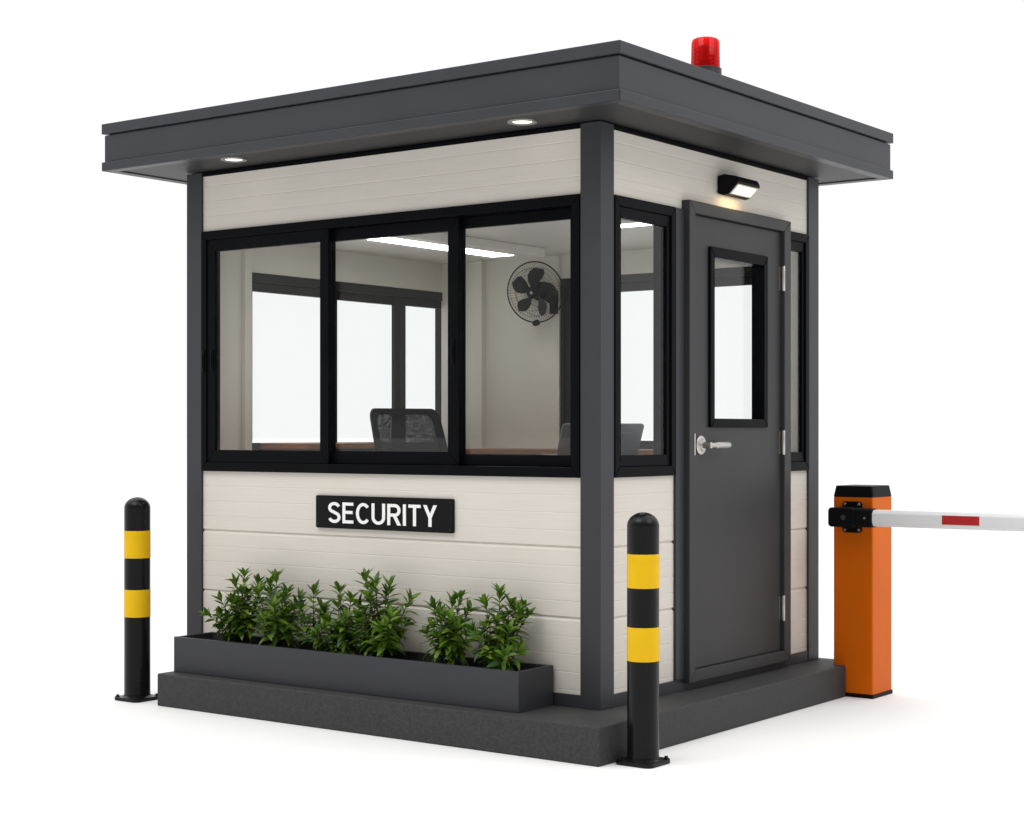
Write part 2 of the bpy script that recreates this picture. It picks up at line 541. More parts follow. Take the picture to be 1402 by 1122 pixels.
def sash(win, u0, u1, z0, z1, d0, d1, f, w=0.055, wb=0.062, wt=0.06, gm='glass', wr=None, fm='black'):
    wr = w if wr is None else wr
    bm = B(); ring_frame(bm, u0, u1, z0, z1, w, wr, wb, wt, d0, d1, f)
    obj('sash', bm, M[fm], win, bevel=0.0025)
    dm = (d0 + d1) / 2
    bm = B(); slab_on(bm, u0 + w - 0.006, u1 - wr + 0.006, z0 + wb - 0.006, z1 - wt + 0.006, dm - 0.003, dm + 0.003, f)
    obj('pane', bm, M[gm], win)


def latch(win, u, z, d, f, w=0.016, h=0.11):
    bm = B(); prism(bm, rounded(u - w / 2, u + w / 2, z - h / 2, z + h / 2, w * 0.4, 3), d, d + 0.007, f)
    prism(bm, rounded(u - w / 4, u + w / 4, z - h / 3, z + h / 3, w * 0.2, 3), d + 0.0075, d + 0.013, f)
    obj('latch', bm, M['blackplastic'], win, bevel=0.002)


# big sliding front window
fw = B(); ring_frame(fw, -2.433, -0.105, ZS + .001, ZH - .001, 0.038, 0.04, 0.045, 0.044, -0.094, 0.006, front)
win = obj('window', fw, M['black'], booth, bevel=0.003)
zs0, zs1 = ZS + 0.0465, ZH - 0.0455
sash(win, -2.394, -1.562, zs0, zs1, -0.027, -0.001, front, w=0.056)
sash(win, -1.622, -0.791, zs0, zs1, -0.057, -0.031, front, w=0.058, wr=0.064)
sash(win, -0.848, -0.146, zs0, zs1, -0.087, -0.061, front, w=0.056, wb=0.05, wt=0.05, wr=0.052)
latch(win, -2.413, 1.545, 0.006, front); latch(win, -2.357, 1.55, -0.001, front)
latch(win, -1.594, 1.55, -0.031, front); latch(win, -0.823, 1.55, -0.031, front)

# narrow windows either side of the door
fw = B(); ring_frame(fw, 0.109, 0.619, ZS + .001, ZH - .001, 0.034, 0.042, 0.045, 0.044, -0.094, 0.005, right)
win = obj('window', fw, M['black'], booth, bevel=0.003)
sash(win, 0.144, 0.576, zs0, zs1, -0.030, -0.004, right, w=0.026, wb=0.05, wt=0.05)
fw = B(); ring_frame(fw, 1.7005, 1.952, ZS + .001, ZH - .001, 0.03, 0.04, 0.045, 0.044, -0.034, 0.005, right)
win = obj('window', fw, M['black'], booth, bevel=0.003)
sash(win, 1.7315, 1.911, zs0, zs1, -0.030, -0.004, right, w=0.024, wb=0.05, wt=0.05)
bm = B(); slab_on(bm, 1.934, 1.9525, ZS, ZH, -0.104, -0.0345, right); obj('window_reveal', bm, M['lining'], booth)
# left and rear windows
fw = B(); ring_frame(fw, 0.326, 2.035, ZS + .001, 2.029, 0.016, 0.0025, 0.1, 0.05, -0.105, 0.006, left)
win = obj('window', fw, M['veiled_frame'], booth, bevel=0.003)
sash(win, 0.343, 1.055, ZS + 0.102, 1.978, -0.083, -0.053, left, w=0.048, wb=0.04, wt=0.045, gm='glass2', fm='veiled_frame')
sash(win, 1.010, 1.690, ZS + 0.102, 1.978, -0.050, -0.020, left, w=0.052, wb=0.04, wt=0.045, gm='glass2', fm='veiled_frame')
sash(win, 1.555, 2.031, ZS + 0.102, 1.978, -0.083, -0.053, left, w=0.045, wb=0.04, wt=0.045, gm='glass2', fm='veiled_frame', wr=0.018)
fw = B(); ring_frame(fw, -1.574, -0.186, ZS + .001, 2.064, 0.02, 0.02, 0.1, 0.045, -0.105, 0.006, back)
win = obj('window', fw, M['veiled_frame'], booth, bevel=0.003)
sash(win, -1.553, -0.86, ZS + 0.102, 2.018, -0.083, -0.053, back, w=0.04, wb=0.05, wt=0.045, gm='glass2', fm='veiled_frame')
sash(win, -0.90, -0.207, ZS + 0.102, 2.018, -0.05, -0.02, back, w=0.04, wb=0.05, wt=0.045, gm='glass2', fm='veiled_frame')

# flat jamb between side window and door
bm = B(); slab_on(bm, 0.620, 0.6925, 0.055, ZH - 0.002, -0.09, 0.002, right); obj('door_jamb', bm, M['charcoal'], booth, bevel=0.002)

# door
bm = B(); ring_frame(bm, 0.6935, 1.698, 0.035, 2.2475, 0.054, 0.070, 0.056, 0.056, -0.09, 0.030, right)
dfr = obj('door_frame', bm, M['door'], booth, bevel=0.004)
bm = B()
ring_frame(bm, 0.7515, 1.6245, 0.0945, 2.186, 0.177, 0.175, 1.14, 0.16, -0.045, 0.006, right, gap=0.0)
door = obj('door', bm, M['door'], booth)
bm = B(); ring_frame(bm, 0.904, 1.473, 1.207, 2.054, 0.042, 0.042, 0.042, 0.05, -0.052, 0.020, right)
obj('window_frame', bm, M['black'], door, bevel=0.005)
bm = B(); slab_on(bm, 0.940, 1.437, 1.243, 2.012, -0.043, -0.037, right); obj('window_pane', bm, M['glass'], door)
hz, hy = 1.124, 0.832
bm = B()
lathe(bm, [(0.044, 0), (0.044, 0.005), (0.039, 0.009), (0.028, 0.010), (0.025, 0.016), (0.016, 0.018), (0.0145, 0.058), (0.0, 0.0585)], (0.0065, hy, hz), 40, 'X', cap=False)
lathe(bm, [(0.0, -0.012), (0.0115, -0.011), (0.012, 0.055), (0.0155, 0.058), (0.0155, 0.176), (0.0135, 0.180), (0.0, 0.1805)], (0.056, hy, hz), 28, 'Y', cap=False)
obj('handle', bm, M['steel'], door, smooth=True)
bm = B(); slab_on(bm, 0.733, 0.743, 1.078, 1.178, 0.0304, 0.033, right); obj('latch_plate', bm, M['steel'], dfr, bevel=0.0015)
for z0, z1 in ((1.896, 2.015), (1.075, 1.191), (0.242, 0.363)):
    bm = B()
    slab_on(bm, 1.6085, 1.624, z0, z1, 0.0065, 0.009, right)
    lathe(bm, [(0.0, -0.003), (0.006, -0.003), (0.0078, 0.0), (0.0078, z1 - z0), (0.006, z1 - z0 + 0.003), (0, z1 - z0 + 0.003)], (0.024, 1.6275, z0), 16, 'Z', cap=False)
    obj('hinge', bm, M['steel'], door, smooth=True)

# ------------------------------------------------------------------ lamps and fittings on the booth
def downlight(x, y, label):
    t = thing('recessed_light', label, 'ceiling light', (x, y, ZT + 0.005), 'recessed lights in the roof soffit')
    bm = B(); lathe(bm, [(0.038, 0.002), (0.043, -0.002), (0.056, -0.006), (0.064, -0.004), (0.065, 0.0008)], n=48, cap=False)
    lathe(bm, [(0.038, 0.002), (0.038, 0.0008), (0.065, 0.0008)], n=48, cap=False)
    bmesh.ops.remove_doubles(bm, verts=bm.verts, dist=1e-5)
    obj('trim_ring', bm, M['ringmetal'], t, smooth=True, world=False)
    bm = B(); lathe(bm, [(0.0, -0.0012), (0.030, -0.0012), (0.042, -0.0005), (0.042, 0.0004), (0.0, 0.0004)], n=40, cap=False)
    obj('diffuser', bm, M['downdiff'], t, smooth=True, world=False)
    return t


dl = downlight(-2.02, -0.178, 'round lit downlight in the soffit near the left end of the roof')
d2 = copy_tree(dl); d2.location = (-0.30, -0.152, ZT + 0.005)
d2['label'] = 'round lit downlight in the soffit near the corner above the sliding window'

wl = thing('wall_lamp', 'black wedge-shaped wall lamp glowing above the grey door', 'wall lamp', (WO + 0.001, 1.13, 2.345))
prof = [(0.0, -0.030), (0.0, 0.052), (0.035, 0.060), (0.098, 0.046), (0.112, 0.020), (0.108, 0.010), (0.060, -0.036), (0.03, -0.040)]
bm = B()
a = [bm.verts.new((x, -0.112, z)) for x, z in prof]; b = [bm.verts.new((x, 0.112, z)) for x, z in prof]
bm.faces.new(a); bm.faces.new(b)
for i in range(len(prof)):
    j = (i + 1) % len(prof); bm.faces.new((a[i], a[j], b[j], b[i]))
obj('housing', bm, M['blackplastic'], wl, bevel=0.006, world=False)


def lens_pt(t, y, o):        # along the slanted front face, t 0..1 from top to bottom, o outwards
    p0, p1 = Vector((0.108, 0, 0.010)), Vector((0.060, 0, -0.036))
    n = Vector((p0.z - p1.z, 0, -(p0.x - p1.x))).normalized()
    p = p0.lerp(p1, t) + n * o
    return (p.x, y, p.z)


for nm, m_, t0, t1, yy, o0, o1 in (('bezel', 'bezel', 0.03, 0.97, 0.103, -0.004, 0.0012), ('lens', 'walldiff', 0.15, 0.85, 0.086, 0.0, 0.0024)):
    bm = B()
    q = [(t0, -yy), (t0, yy), (t1, yy), (t1, -yy)]
    a = [bm.verts.new(lens_pt(t, y, o0)) for t, y in q]; b = [bm.verts.new(lens_pt(t, y, o1)) for t, y in q]
    bm.faces.new(a); bm.faces.new(b)
    for i in range(4):
        j = (i + 1) % 4; bm.faces.new((a[i], a[j], b[j], b[i]))
    obj(nm, bm, M[m_], wl, world=False)

ld_ = bpy.data.lights.new('wall_lamp_light', 'AREA'); ld_.shape = 'RECTANGLE'; ld_.size = 0.18; ld_.size_y = 0.06; ld_.energy = 0.30
ld_.color = (1.0, 0.70, 0.36)
lo_ = bpy.data.objects.new('wall_lamp_light', ld_); COL.objects.link(lo_)
lo_.location = (0.045, 1.13, 2.300); lo_.rotation_euler = (0, R(25), R(0)); lo_.rotation_euler = Vector((-0.45, 0, -1)).to_track_quat('-Z', 'Y').to_euler()

# beacon on the roof
bz = 2.747
be = thing('warning_beacon', 'red cylindrical warning beacon on a dark base on the roof', 'beacon', (0.08, 0.75, bz))
bm = B(); lathe(bm, [(0, 0), (0.080, 0), (0.080, 0.012), (0.074, 0.02), (0.074, 0.098), (0.066, 0.102), (0, 0.102)], n=48, cap=False)
obj('base', bm, M['charcoal'], be, smooth=True, world=False)
for sgn in (1, -1):
    bm = B(); box(bm, -0.012, 0.012, min(sgn * 0.0745, sgn * 0.084), max(sgn * 0.0745, sgn * 0.084), 0.02, 0.095)
    obj('clip', bm, M['charcoal'], be, bevel=0.002, world=False)
bm = B(); lathe(bm, [(0.065, 0.1025), (0.066, 0.11), (0.0635, 0.219), (0.058, 0.232), (0.046, 0.238), (0.025, 0.241), (0, 0.242)], n=96, cap=False)
for v in bm.verts:
    k_ = 1 + 0.014 * math.cos(16 * math.atan2(v.co.y, v.co.x)); v.co.x *= k_; v.co.y *= k_
obj('dome', bm, M['beacon'], be, smooth=True, world=False)
bm = B()
lathe(bm, [(0, 0.103), (0.022, 0.103), (0.022, 0.14), (0.013, 0.145), (0.013, 0.19), (0.02, 0.195), (0.02, 0.205), (0, 0.206)], n=24, cap=False)
for k in range(5):
    lathe(bm, [(0.048, 0.112 + k * 0.018), (0.052, 0.115 + k * 0.018), (0.048, 0.118 + k * 0.018)], n=36, cap=False)
obj('bulb_holder', bm, M['blackplastic'], be, smooth=True, world=False)

# sign
sx0, sx1, sz0, sz1 = -1.640, -0.797, 0.7255, 0.8815
sg = thing('sign', 'black SECURITY sign with white capitals on the beige front wall', 'sign', ((sx0 + sx1) / 2, 0.012, sz0))
bm = B(); prism(bm, rounded(sx0, sx1, sz0, sz1, 0.008, 4), -0.0119, 0.004, front); obj('sign_board', bm, M['sign'], sg, bevel=0.0025)


def stroke(bm, path, hw, f2):
    """constant-width stroke along a polyline, as a thin raised strip with mitred corners"""
    n = len(path); L_, R_ = [], []
    for i, (x, y) in enumerate(path):
        d0 = Vector(path[i]) - Vector(path[i - 1]) if i > 0 else None
        d1 = Vector(path[i + 1]) - Vector(path[i]) if i < n - 1 else None
        d0 = (d0 or d1).normalized(); d1 = (d1 or d0).normalized()
        n0, n1 = Vector((-d0.y, d0.x)), Vector((-d1.y, d1.x))
        mit = (n0 + n1).normalized(); k = hw / max(0.3, mit.dot(n0))
        L_.append((x + mit.x * k, y + mit.y * k)); R_.append((x - mit.x * k, y - mit.y * k))
    vs_ = [[[bm.verts.new(f2(x, y, d)) for x, y in side] for side in (L_, R_)] for d in (0.0042, 0.0062)]
    for i in range(n - 1):
        for d in (0, 1):
            bm.faces.new((vs_[d][0][i], vs_[d][0][i + 1], vs_[d][1][i + 1], vs_[d][1][i]))
        for sd in (0, 1):
            bm.faces.new((vs_[0][sd][i], vs_[0][sd][i + 1], vs_[1][sd][i + 1], vs_[1][sd][i]))
    for i in (0, n - 1):
        bm.faces.new((vs_[0][0][i], vs_[0][1][i], vs_[1][1][i], vs_[1][0][i]))


def arc(cx, cy, rx, ry, a0, a1, n=14):
    return [(cx + rx * math.cos(R(a0 + (a1 - a0) * k / n)), cy + ry * math.sin(R(a0 + (a1 - a0) * k / n))) for k in range(n + 1)]


HW = 0.074            # half the stroke width, cap height = 1
t0, t1, e_ = HW, 1 - HW, HW * 0.95
GL = {
    'S': (0.66, [arc(0.33, 0.735, 0.245, 0.195, 18, 180, 14) + arc(0.36, 0.715, 0.275, 0.185, 190, 250, 6) + arc(0.31, 0.285, 0.275, 0.20, 66, 0, 8) + arc(0.335, 0.27, 0.252, 0.20, -8, -165, 14)]),
    'E': (0.60, [[(HW, 0), (HW, 1)], [(HW * 2, t0), (0.57, t0)], [(HW * 2, 0.53), (0.53, 0.53)], [(HW * 2, t1), (0.57, t1)]]),
    'C': (0.70, [arc(0.38, 0.5, 0.30, 0.43, 42, 318, 34)]),
    'U': (0.70, [[(0.08, 1), (0.08, 0.36)] + arc(0.35, 0.345, 0.27, 0.275, 184, 356, 18) + [(0.62, 0.36), (0.62, 1)]]),
    'R': (0.68, [[(HW, 0), (HW, 1)], [(HW * 2, t1), (0.39, t1)] + arc(0.39, 0.70, 0.20, 0.222, 85, -85, 14) + [(0.37, 0.478), (HW * 2, 0.478)], ]),
    'I': (0.17, [[(HW, 0), (HW, 1)]]),
    'T': (0.62, [[(0.0, t1), (0.60, t1)], [(0.30, 0), (0.30, 1 - 2 * HW)]]),
    'Y': (0.67, []),
}
PG = {'Y': [(0, 1), (0.172, 1), (0.335, 0.60), (0.498, 1), (0.67, 1), (0.413, 0.41), (0.413, 0), (0.257, 0), (0.257, 0.41)],
      'R': [(0.295, 0.3995), (0.475, 0.3995), (0.69, 0.0), (0.505, 0.0)]}
word = 'SECURITY'; SP = 0.105
tw = sum(GL[c][0] for c in word) + SP * (len(word) - 1)
tx0, tx1, tz0, tz1 = -1.558, -0.888, 0.7515, 0.8505
kx, kz = (tx1 - tx0) / tw, tz1 - tz0
bm = B(); pen = 0.0
for c in word:
    for path in GL[c][1]:
        stroke(bm, path, HW, lambda x, y, d, pen=pen: (tx0 + (pen + x) * kx, -d, tz0 + y * kz))
    if c in PG:
        prism(bm, [(tx0 + (pen + x) * kx, tz0 + y * kz) for x, y in PG[c]], 0.0042, 0.0062, front)
    pen += GL[c][0] + SP
obj('lettering', bm, M['lettering'], sg)
for cx in (sx0 + 0.016, sx1 - 0.016):
    for cz in (sz0 + 0.016, sz1 - 0.016):
        bm = B(); lathe(bm, [(0.0, 0.0), (0.0035, 0.0), (0.003, -0.0015), (0, -0.002)], (cx, -0.0041, cz), 12, 'Y', cap=False)
        obj('screw', bm, M['charcoal'], sg, smooth=True)

# ------------------------------------------------------------------ planter and shrubs
px0, px1, py0, py1, pz = -2.352, -0.240, -0.262, -0.006, 0.174
pt = thing('planter', 'long charcoal metal planter box below the SECURITY sign', 'planter', ((px0 + px1) / 2, (py0 + py1) / 2, 0))
bm = B()
w = 0.02
fxy = lambda u, d, z: (u, z, d)
ring_frame(bm, px0, px1, py0, py1, w, w, w, w, 0.0, pz, fxy, gap=0.0)
bmesh.ops.remove_doubles(bm, verts=bm.verts, dist=1e-5)
inner = [f_ for f_ in bm.faces if len({tuple(round(c, 4) for c in v.co) for v in f_.verts}) < 3]
obj('planter_box', bm, M['charcoal'], pt, bevel=0.003)
bm = B()
rng = random.Random(5)
nx, ny = 150, 18
grid = [[None] * (ny + 1) for _ in range(nx + 1)]
for i in range(nx + 1):
    for j in range(ny + 1):
        x = px0 + w + 0.0005 + (px1 - px0 - 2 * w - 0.001) * i / nx
        y = py0 + w + 0.0005 + (py1 - py0 - 2 * w - 0.001) * j / ny
        z = 0.128 + 0.008 * math.sin(x * 9.1) + 0.005 * math.sin(x * 31 + y * 40) + rng.uniform(-0.006, 0.006)
        grid[i][j] = bm.verts.new((x, y, z))
for i in range(nx):
    for j in range(ny):
        bm.faces.new((grid[i][j], grid[i + 1][j], grid[i + 1][j + 1], grid[i][j + 1]))
obj('soil', bm, M['soil'], pt)


def add_leaf(bm, base, d, up, L, wid, curl):
    """lance-shaped leaf: folded along the midrib and arched"""
    d = d.normalized()
    side = d.cross(up)
    if side.length < 1e-3: side = d.cross(Vector((1, 0, 0.1)))
    side.normalize(); nrm = side.cross(d).normalized()
    st = [(0.0, 0.10), (0.18, 0.55), (0.40, 1.0), (0.66, 0.82), (0.86, 0.40), (1.0, 0.0)]
    prev = None
    for t, w_ in st:
        ang = curl * t
        p = base + d * (L * (math.sin(ang) / curl if abs(curl) > 1e-3 else t)) + nrm * (-L * ((1 - math.cos(ang)) / curl if abs(curl) > 1e-3 else 0))
        hw = wid * w_
        c = bm.verts.new(p)
        if w_ == 0:
            cur = (c, c, c)
        else:
            l_ = bm.verts.new(p - side * hw + nrm * hw * 0.35); r_ = bm.verts.new(p + side * hw + nrm * hw * 0.35)
            cur = (l_, c, r_)
        if prev:
            if w_ == 0:
                bm.faces.new((prev[0], prev[1], c)); bm.faces.new((prev[1], prev[2], c))
            else:
                bm.faces.new((prev[0], prev[1], cur[1], cur[0])); bm.faces.new((prev[1], prev[2], cur[2], cur[1]))
        prev = cur


def shrub(x, y, tips, label, seed, fill=6):
    """tips: (dx, dy, height) of the leading shoots; fill adds shorter side shoots between them"""
    rg = random.Random(seed)
    t = thing('shrub', label, 'plant', (x, y, 0.128), 'leafy shrubs in the planter')
    sb, lb = B(), B()
    shoots = [(dx, dy, h, 1.0) for dx, dy, h in tips]
    for _ in range(fill):
        dx, dy, h = rg.choice(tips)
        k = rg.uniform(0.60, 0.97)
        shoots.append((dx * rg.uniform(0.5, 1.05) + rg.uniform(-0.06, 0.06), max(-0.10, min(0.085, dy + rg.uniform(-0.09, 0.08))), h * k, 0.9))
    for dx, dy, h, sz in shoots:
        h -= 0.034 * min(1.0, h / 0.25)
        b0 = Vector((rg.uniform(-0.012, 0.012), rg.uniform(-0.012, 0.012), -0.012))
        tip = Vector((dx, dy, h))
        c1 = Vector((dx * 0.40 + rg.uniform(-.012, .012), dy * 0.4, h * 0.42))
        pts = []
        for i in range(11):
            s_ = i / 10
            pts.append(b0 * (1 - s_) ** 2 + c1 * 2 * s_ * (1 - s_) + tip * s_ * s_)
        tube(sb, pts, 0.0042 * (0.7 + 0.5 * h / 0.4), 6, r_end=0.0014)
        length = sum((pts[i + 1] - pts[i]).length for i in range(10))
        n = max(7, int(length * 0.72 / 0.0172))
        phi = rg.uniform(0, 6.28)
        for i in range(n):
            s_ = 0.40 + 0.60 * (i + rg.uniform(-.2, .2)) / (n - 1)
            s_ = min(1.0, max(0.2, s_))
            p = b0 * (1 - s_) ** 2 + c1 * 2 * s_ * (1 - s_) + tip * s_ * s_
            tg = ((c1 - b0) * 2 * (1 - s_) + (tip - c1) * 2 * s_).normalized()
            a_ = tg.cross(Vector((0.3, 1, 0.1))).normalized(); b_ = tg.cross(a_)
            for q in range(2):
                ph = phi + q * math.pi + rg.uniform(-.35, .35)
                rad = a_ * math.cos(ph) + b_ * math.sin(ph)
                near = max(0.0, (s_ - 0.72) / 0.28)
                lean = R(74 - 40 * near ** 1.5 + rg.uniform(-11, 11))
                d = tg * math.cos(lean) + rad * math.sin(lean)
                L_ = sz * rg.uniform(0.066, 0.094) * (0.86 + 0.2 * math.sin(math.pi * min(1, s_))) * (1 - 0.16 * near)
                wx, wy = x + p.x + d.x * L_, y + p.y + d.y * L_
                if wy > 0.006 or (wy > -0.006 and p.z < 0.05): continue
                if p.z + d.z * L_ < 0.012 : continue
                if (wy < py0 + 0.01 or wx > px1 - .01 and False) and p.z + d.z * L_ < 0.055: continue
                add_leaf(lb, p, d, tg if lean > 0.5 else -rad, L_, L_ * rg.uniform(0.135, 0.180), rg.uniform(0.25, 1.05) * (1 - 0.6 * near))
            phi += R(82)
        for q in range(5):      # terminal rosette
            ph = phi + q * 2.4; rad = a_ * math.cos(ph) + b_ * math.sin(ph)
            lean = R(rg.uniform(14, 42))
            d = tg * math.cos(lean) + rad * math.sin(lean)
            if y + tip.y + d.y * 0.05 > 0.006: continue
            add_leaf(lb, tip - tg * 0.004, d, tg if lean > 0.5 else -rad, sz * rg.uniform(0.056, 0.080), sz * rg.uniform(0.0095, 0.0130), rg.uniform(0.2, 0.8))
    obj('stem', sb, M['stem'], t, smooth=True, world=False)
    obj('foliage', lb, M['leaf'], t, smooth=True, world=False)
    return t


H = 0.128
shrub(-1.985, -0.13, [(-0.15, -0.02, 0.26), (-0.09, 0.02, 0.345), (-0.01, 0.0, 0.385), (0.07, 0.01, 0.355), (-0.125, -0.04, 0.18), (0.02, -0.05, 0.31)],
      'wide bushy shrub at the left end of the planter, leaning left', 11, 12)
shrub(-1.77, -0.13, [(-0.01, 0.0, 0.385), (0.08, -0.02, 0.32), (-0.07, 0.02, 0.35), (0.115, 0.0, 0.25), (0.03, -0.05, 0.28)],
      'tall dense shrub second from the left end of the planter', 22, 11)
shrub(-1.545, -0.13, [(0.01, 0.0, 0.335), (-0.045, -0.02, 0.24), (0.06, 0.0, 0.26)],
      'small sparse shrub beside the wide left clump, below the S of the sign', 33, 2)
shrub(-1.33, -0.14, [(-0.035, 0.0, 0.345), (0.03, 0.01, 0.31), (-0.075, -0.03, 0.20), (0.05, -0.04, 0.22), (-0.06, 0.02, 0.27)],
      'slim shrub standing left of the tallest shrub in the planter', 44, 11)
shrub(-1.115, -0.13, [(-0.085, -0.01, 0.415), (0.05, 0.0, 0.385), (0.15, 0.02, 0.325), (-0.03, -0.05, 0.33), (0.0, 0.04, 0.35), (0.10, -0.05, 0.27), (-0.13, 0.0, 0.29)],
      'tallest shrub, in the middle of the planter below the sign', 55, 15)
shrub(-0.715, -0.13, [(-0.09, 0.0, 0.305), (0.05, 0.01, 0.355), (-0.02, -0.04, 0.28), (-0.10, -0.03, 0.18), (0.09, 0.02, 0.30), (0.0, 0.02, 0.33)],
      'branching shrub right of the wide gap in the planter', 66, 11)
shrub(-0.445, -0.14, [(0.015, 0.0, 0.385), (-0.07, 0.01, 0.335), (0.11, 0.01, 0.31), (0.04, -0.05, 0.28), (0.12, -0.01, 0.13), (-0.09, -0.05, 0.22), (0.06, 0.02, 0.34)],
      'full shrub at the right end of the planter with a low side sprig', 77, 12)

# ------------------------------------------------------------------ bollards
def bollard(x, y, label):
    t = thing('bollard', label, 'bollard', (x, y, GZ), 'black bollards with yellow bands')
    bm = B(); prism(bm, rounded(-0.088, 0.088, -0.088, 0.088, 0.03, 5), 0.0, 0.018, lambda u, d, z: (u, z, d))
    bp = obj('base_plate', bm, M['bollard'], t, bevel=0.004, world=False)
    for sx in (-1, 1):
        for sy in (-1, 1):
            bm = B(); lathe(bm, [(0, 0.0182), (0.011, 0.0182), (0.011, 0.0205), (0.0075, 0.021), (0.0075, 0.028), (0, 0.029)], (sx * 0.068, sy * 0.068, 0), 6 * 3, 'Z', cap=False)
            obj('bolt', bm, M['bollard'], bp, smooth=True, world=False)
    prof = [(0.078, 0.0182), (0.0665, 0.024), (0.065, 0.034), (0.065, 0.962)]
    for k in range(1, 19):
        a_ = R(90 * k / 18); prof.append((0.065 * math.cos(a_) if k < 18 else 0.0, 0.962 + 0.056 * math.sin(a_)))
    bm = B(); lathe(bm, prof, n=64, cap=False); obj('post', bm, M['bollard'], t, smooth=True, world=False)
    for z0, z1 in ((0.418, 0.555), (0.713, 0.850)):
        bm = B(); lathe(bm, [(0.0651, z0), (0.0660, z0 + 0.001), (0.0660, z1 - 0.001), (0.0651, z1)], n=64, cap=False)
        obj('yellow_band', bm, M['yellow'], t, smooth=True, world=False)
    return t


b1 = bollard(-2.605, -0.276, 'black and yellow bollard left of the booth beside the planter end')
b2 = copy_tree(b1); b2.location = (0.326, -0.18, GZ)
b2['label'] = 'black and yellow bollard in front of the booth corner by the door'

# ------------------------------------------------------------------ barrier gate
bx0, bx1, by0, by1 = 0.150, 0.366, 1.930, 2.165
bg_ = thing('barrier_gate', 'orange barrier post with raised-level white boom arm beside the booth', 'barrier gate', ((bx0 + bx1) / 2, (by0 + by1) / 2, GZ))
bg_['label'] = 'orange barrier post with black cap and white boom arm beside the booth'
bm = B(); box(bm, bx0 - .003, bx1 + .003, by0 - .003, by1 + .003, GZ, GZ + 0.02); obj('base_plate', bm, M['blackplastic'], bg_, bevel=0.002)
bm = B(); prism(bm, rounded(bx0, bx1, by0, by1, 0.008, 4), GZ + 0.0205, 0.855, lambda u, d, z: (u, z, d)); cab = obj('cabinet', bm, M['orange'], bg_, bevel=0.001)
bm = B()
lo = rounded(bx0 - .001, bx1 + .001, by0 - .001, by1 + .001, 0.008, 4); hi = rounded(bx0 + 0.008, bx1 - 0.008, by0 + 0.008, by1 - 0.008, 0.012, 4)
a = [bm.verts.new((x, y, 0.8555)) for x, y in lo]; b = [bm.verts.new((x, y, 0.913)) for x, y in hi]
bm.faces.new(a); bm.faces.new(b)
for i in range(len(lo)):
    j = (i + 1) % len(lo); bm.faces.new((a[i], a[j], b[j], b[i]))
obj('cap', bm, M['blackplastic'], bg_, bevel=0.004)
byf = lambda u, d, z: (u, by0 - d, z)
bm = B(); prism(bm, rounded(0.204, 0.312, 0.676, 0.834, 0.016, 4), 0.0004, 0.012, byf); fl = obj('mount_flange', bm, M['blackplastic'], bg_, bevel=0.003)
for u in (0.220, 0.296):
    for z in (0.690, 0.820):
        bm = B(); lathe(bm, [(0, -0.0165), (0.006, -0.0165), (0.008, -0.0122)], (u, by0, z), 12, 'Y', cap=False); obj('bolt', bm, M['ringmetal'], fl, smooth=True)
bm = B(); prism(bm, rounded(0.172, 0.316, 0.708, 0.806, 0.018, 4), 0.0125, 0.112, byf); cl = obj('arm_bracket', bm, M['blackplastic'], bg_, bevel=0.008, seg=3)
bm = B(); lathe(bm, [(0, -0.116), (0.013, -0.116), (0.013, -0.1122)], (0.258, by0, 0.757), 20, 'Y', cap=False); obj('pivot_cap', bm, M['charcoal'], cl, smooth=True)


def oct_section(y0, y1, z0, z1, c):
    return [(y0 + c, z0), (y1 - c, z0), (y1, z0 + c), (y1, z1 - c), (y1 - c, z1), (y0 + c, z1), (y0, z1 - c), (y0, z0 + c)]


def bar_x(bm, x0, x1, sec):
    a = [bm.verts.new((x0, y, z)) for y, z in sec]; b = [bm.verts.new((x1, y, z)) for y, z in sec]
    bm.faces.new(a); bm.faces.new(b)
    for i in range(len(sec)):
        j = (i + 1) % len(sec); bm.faces.new((a[i], a[j], b[j], b[i]))


bm = B(); bar_x(bm, 0.3165, 0.408, oct_section(1.818, 1.898, 0.7095, 0.8045, 0.012)); so = obj('arm_socket', bm, M['blackplastic'], bg_, bevel=0.004)
bm = B(); lathe(bm, [(0, -0.003), (0.005, -0.003), (0.006, -0.0002)], (0.372, 1.818, 0.757), 12, 'Y', cap=False); obj('bolt', bm, M['ringmetal'], so, smooth=True)
arm_s = oct_section(1.824, 1.892, 0.7155, 0.7985, 0.017)
bm = B(); bar_x(bm, 0.4085, 3.45, arm_s); arm = obj('boom_arm', bm, M['white'], bg_, bevel=0.004)
x = 0.775
while x < 3.3:
    bm = B(); slab_on(bm, x, x + 0.187, 0.7375, 0.7815, -0.0005 + 0.0, 0.0012, lambda u, d, z: (u, 1.824 - d, z)); obj('red_stripe', bm, M['red'], arm)
    x += 0.62

# ------------------------------------------------------------------ inside the booth
ct = thing('counter', 'brown wooden counter running round the inside walls of the booth', 'counter', (-1.27, 0.2, 0.02))
bm = B(); box(bm, -2.43, -0.115, 0.105, 0.42, 1.036, 1.066); obj('worktop', bm, M['wood'], ct, bevel=0.003)
bm = B(); box(bm, -2.438, -2.10, 0.4215, 1.08, 1.096, 1.127); obj('worktop', bm, M['wood'], ct, bevel=0.003)
bm = B(); box(bm, -2.075, -0.125, 1.66, 1.962, 1.062, 1.092); obj('worktop', bm, M['wood'], ct, bevel=0.003)
bm = B(); box(bm, -2.06, -0.14, 1.68, 1.955, 0.93, 1.0615); obj('drawer_box', bm, M['darkpanel'], ct, bevel=0.003)
bm = B(); box(bm, -2.43, -2.12, 0.43, 1.07, 0.78, 1.0955); obj('drawer_box', bm, M['greypanel'], ct, bevel=0.003)
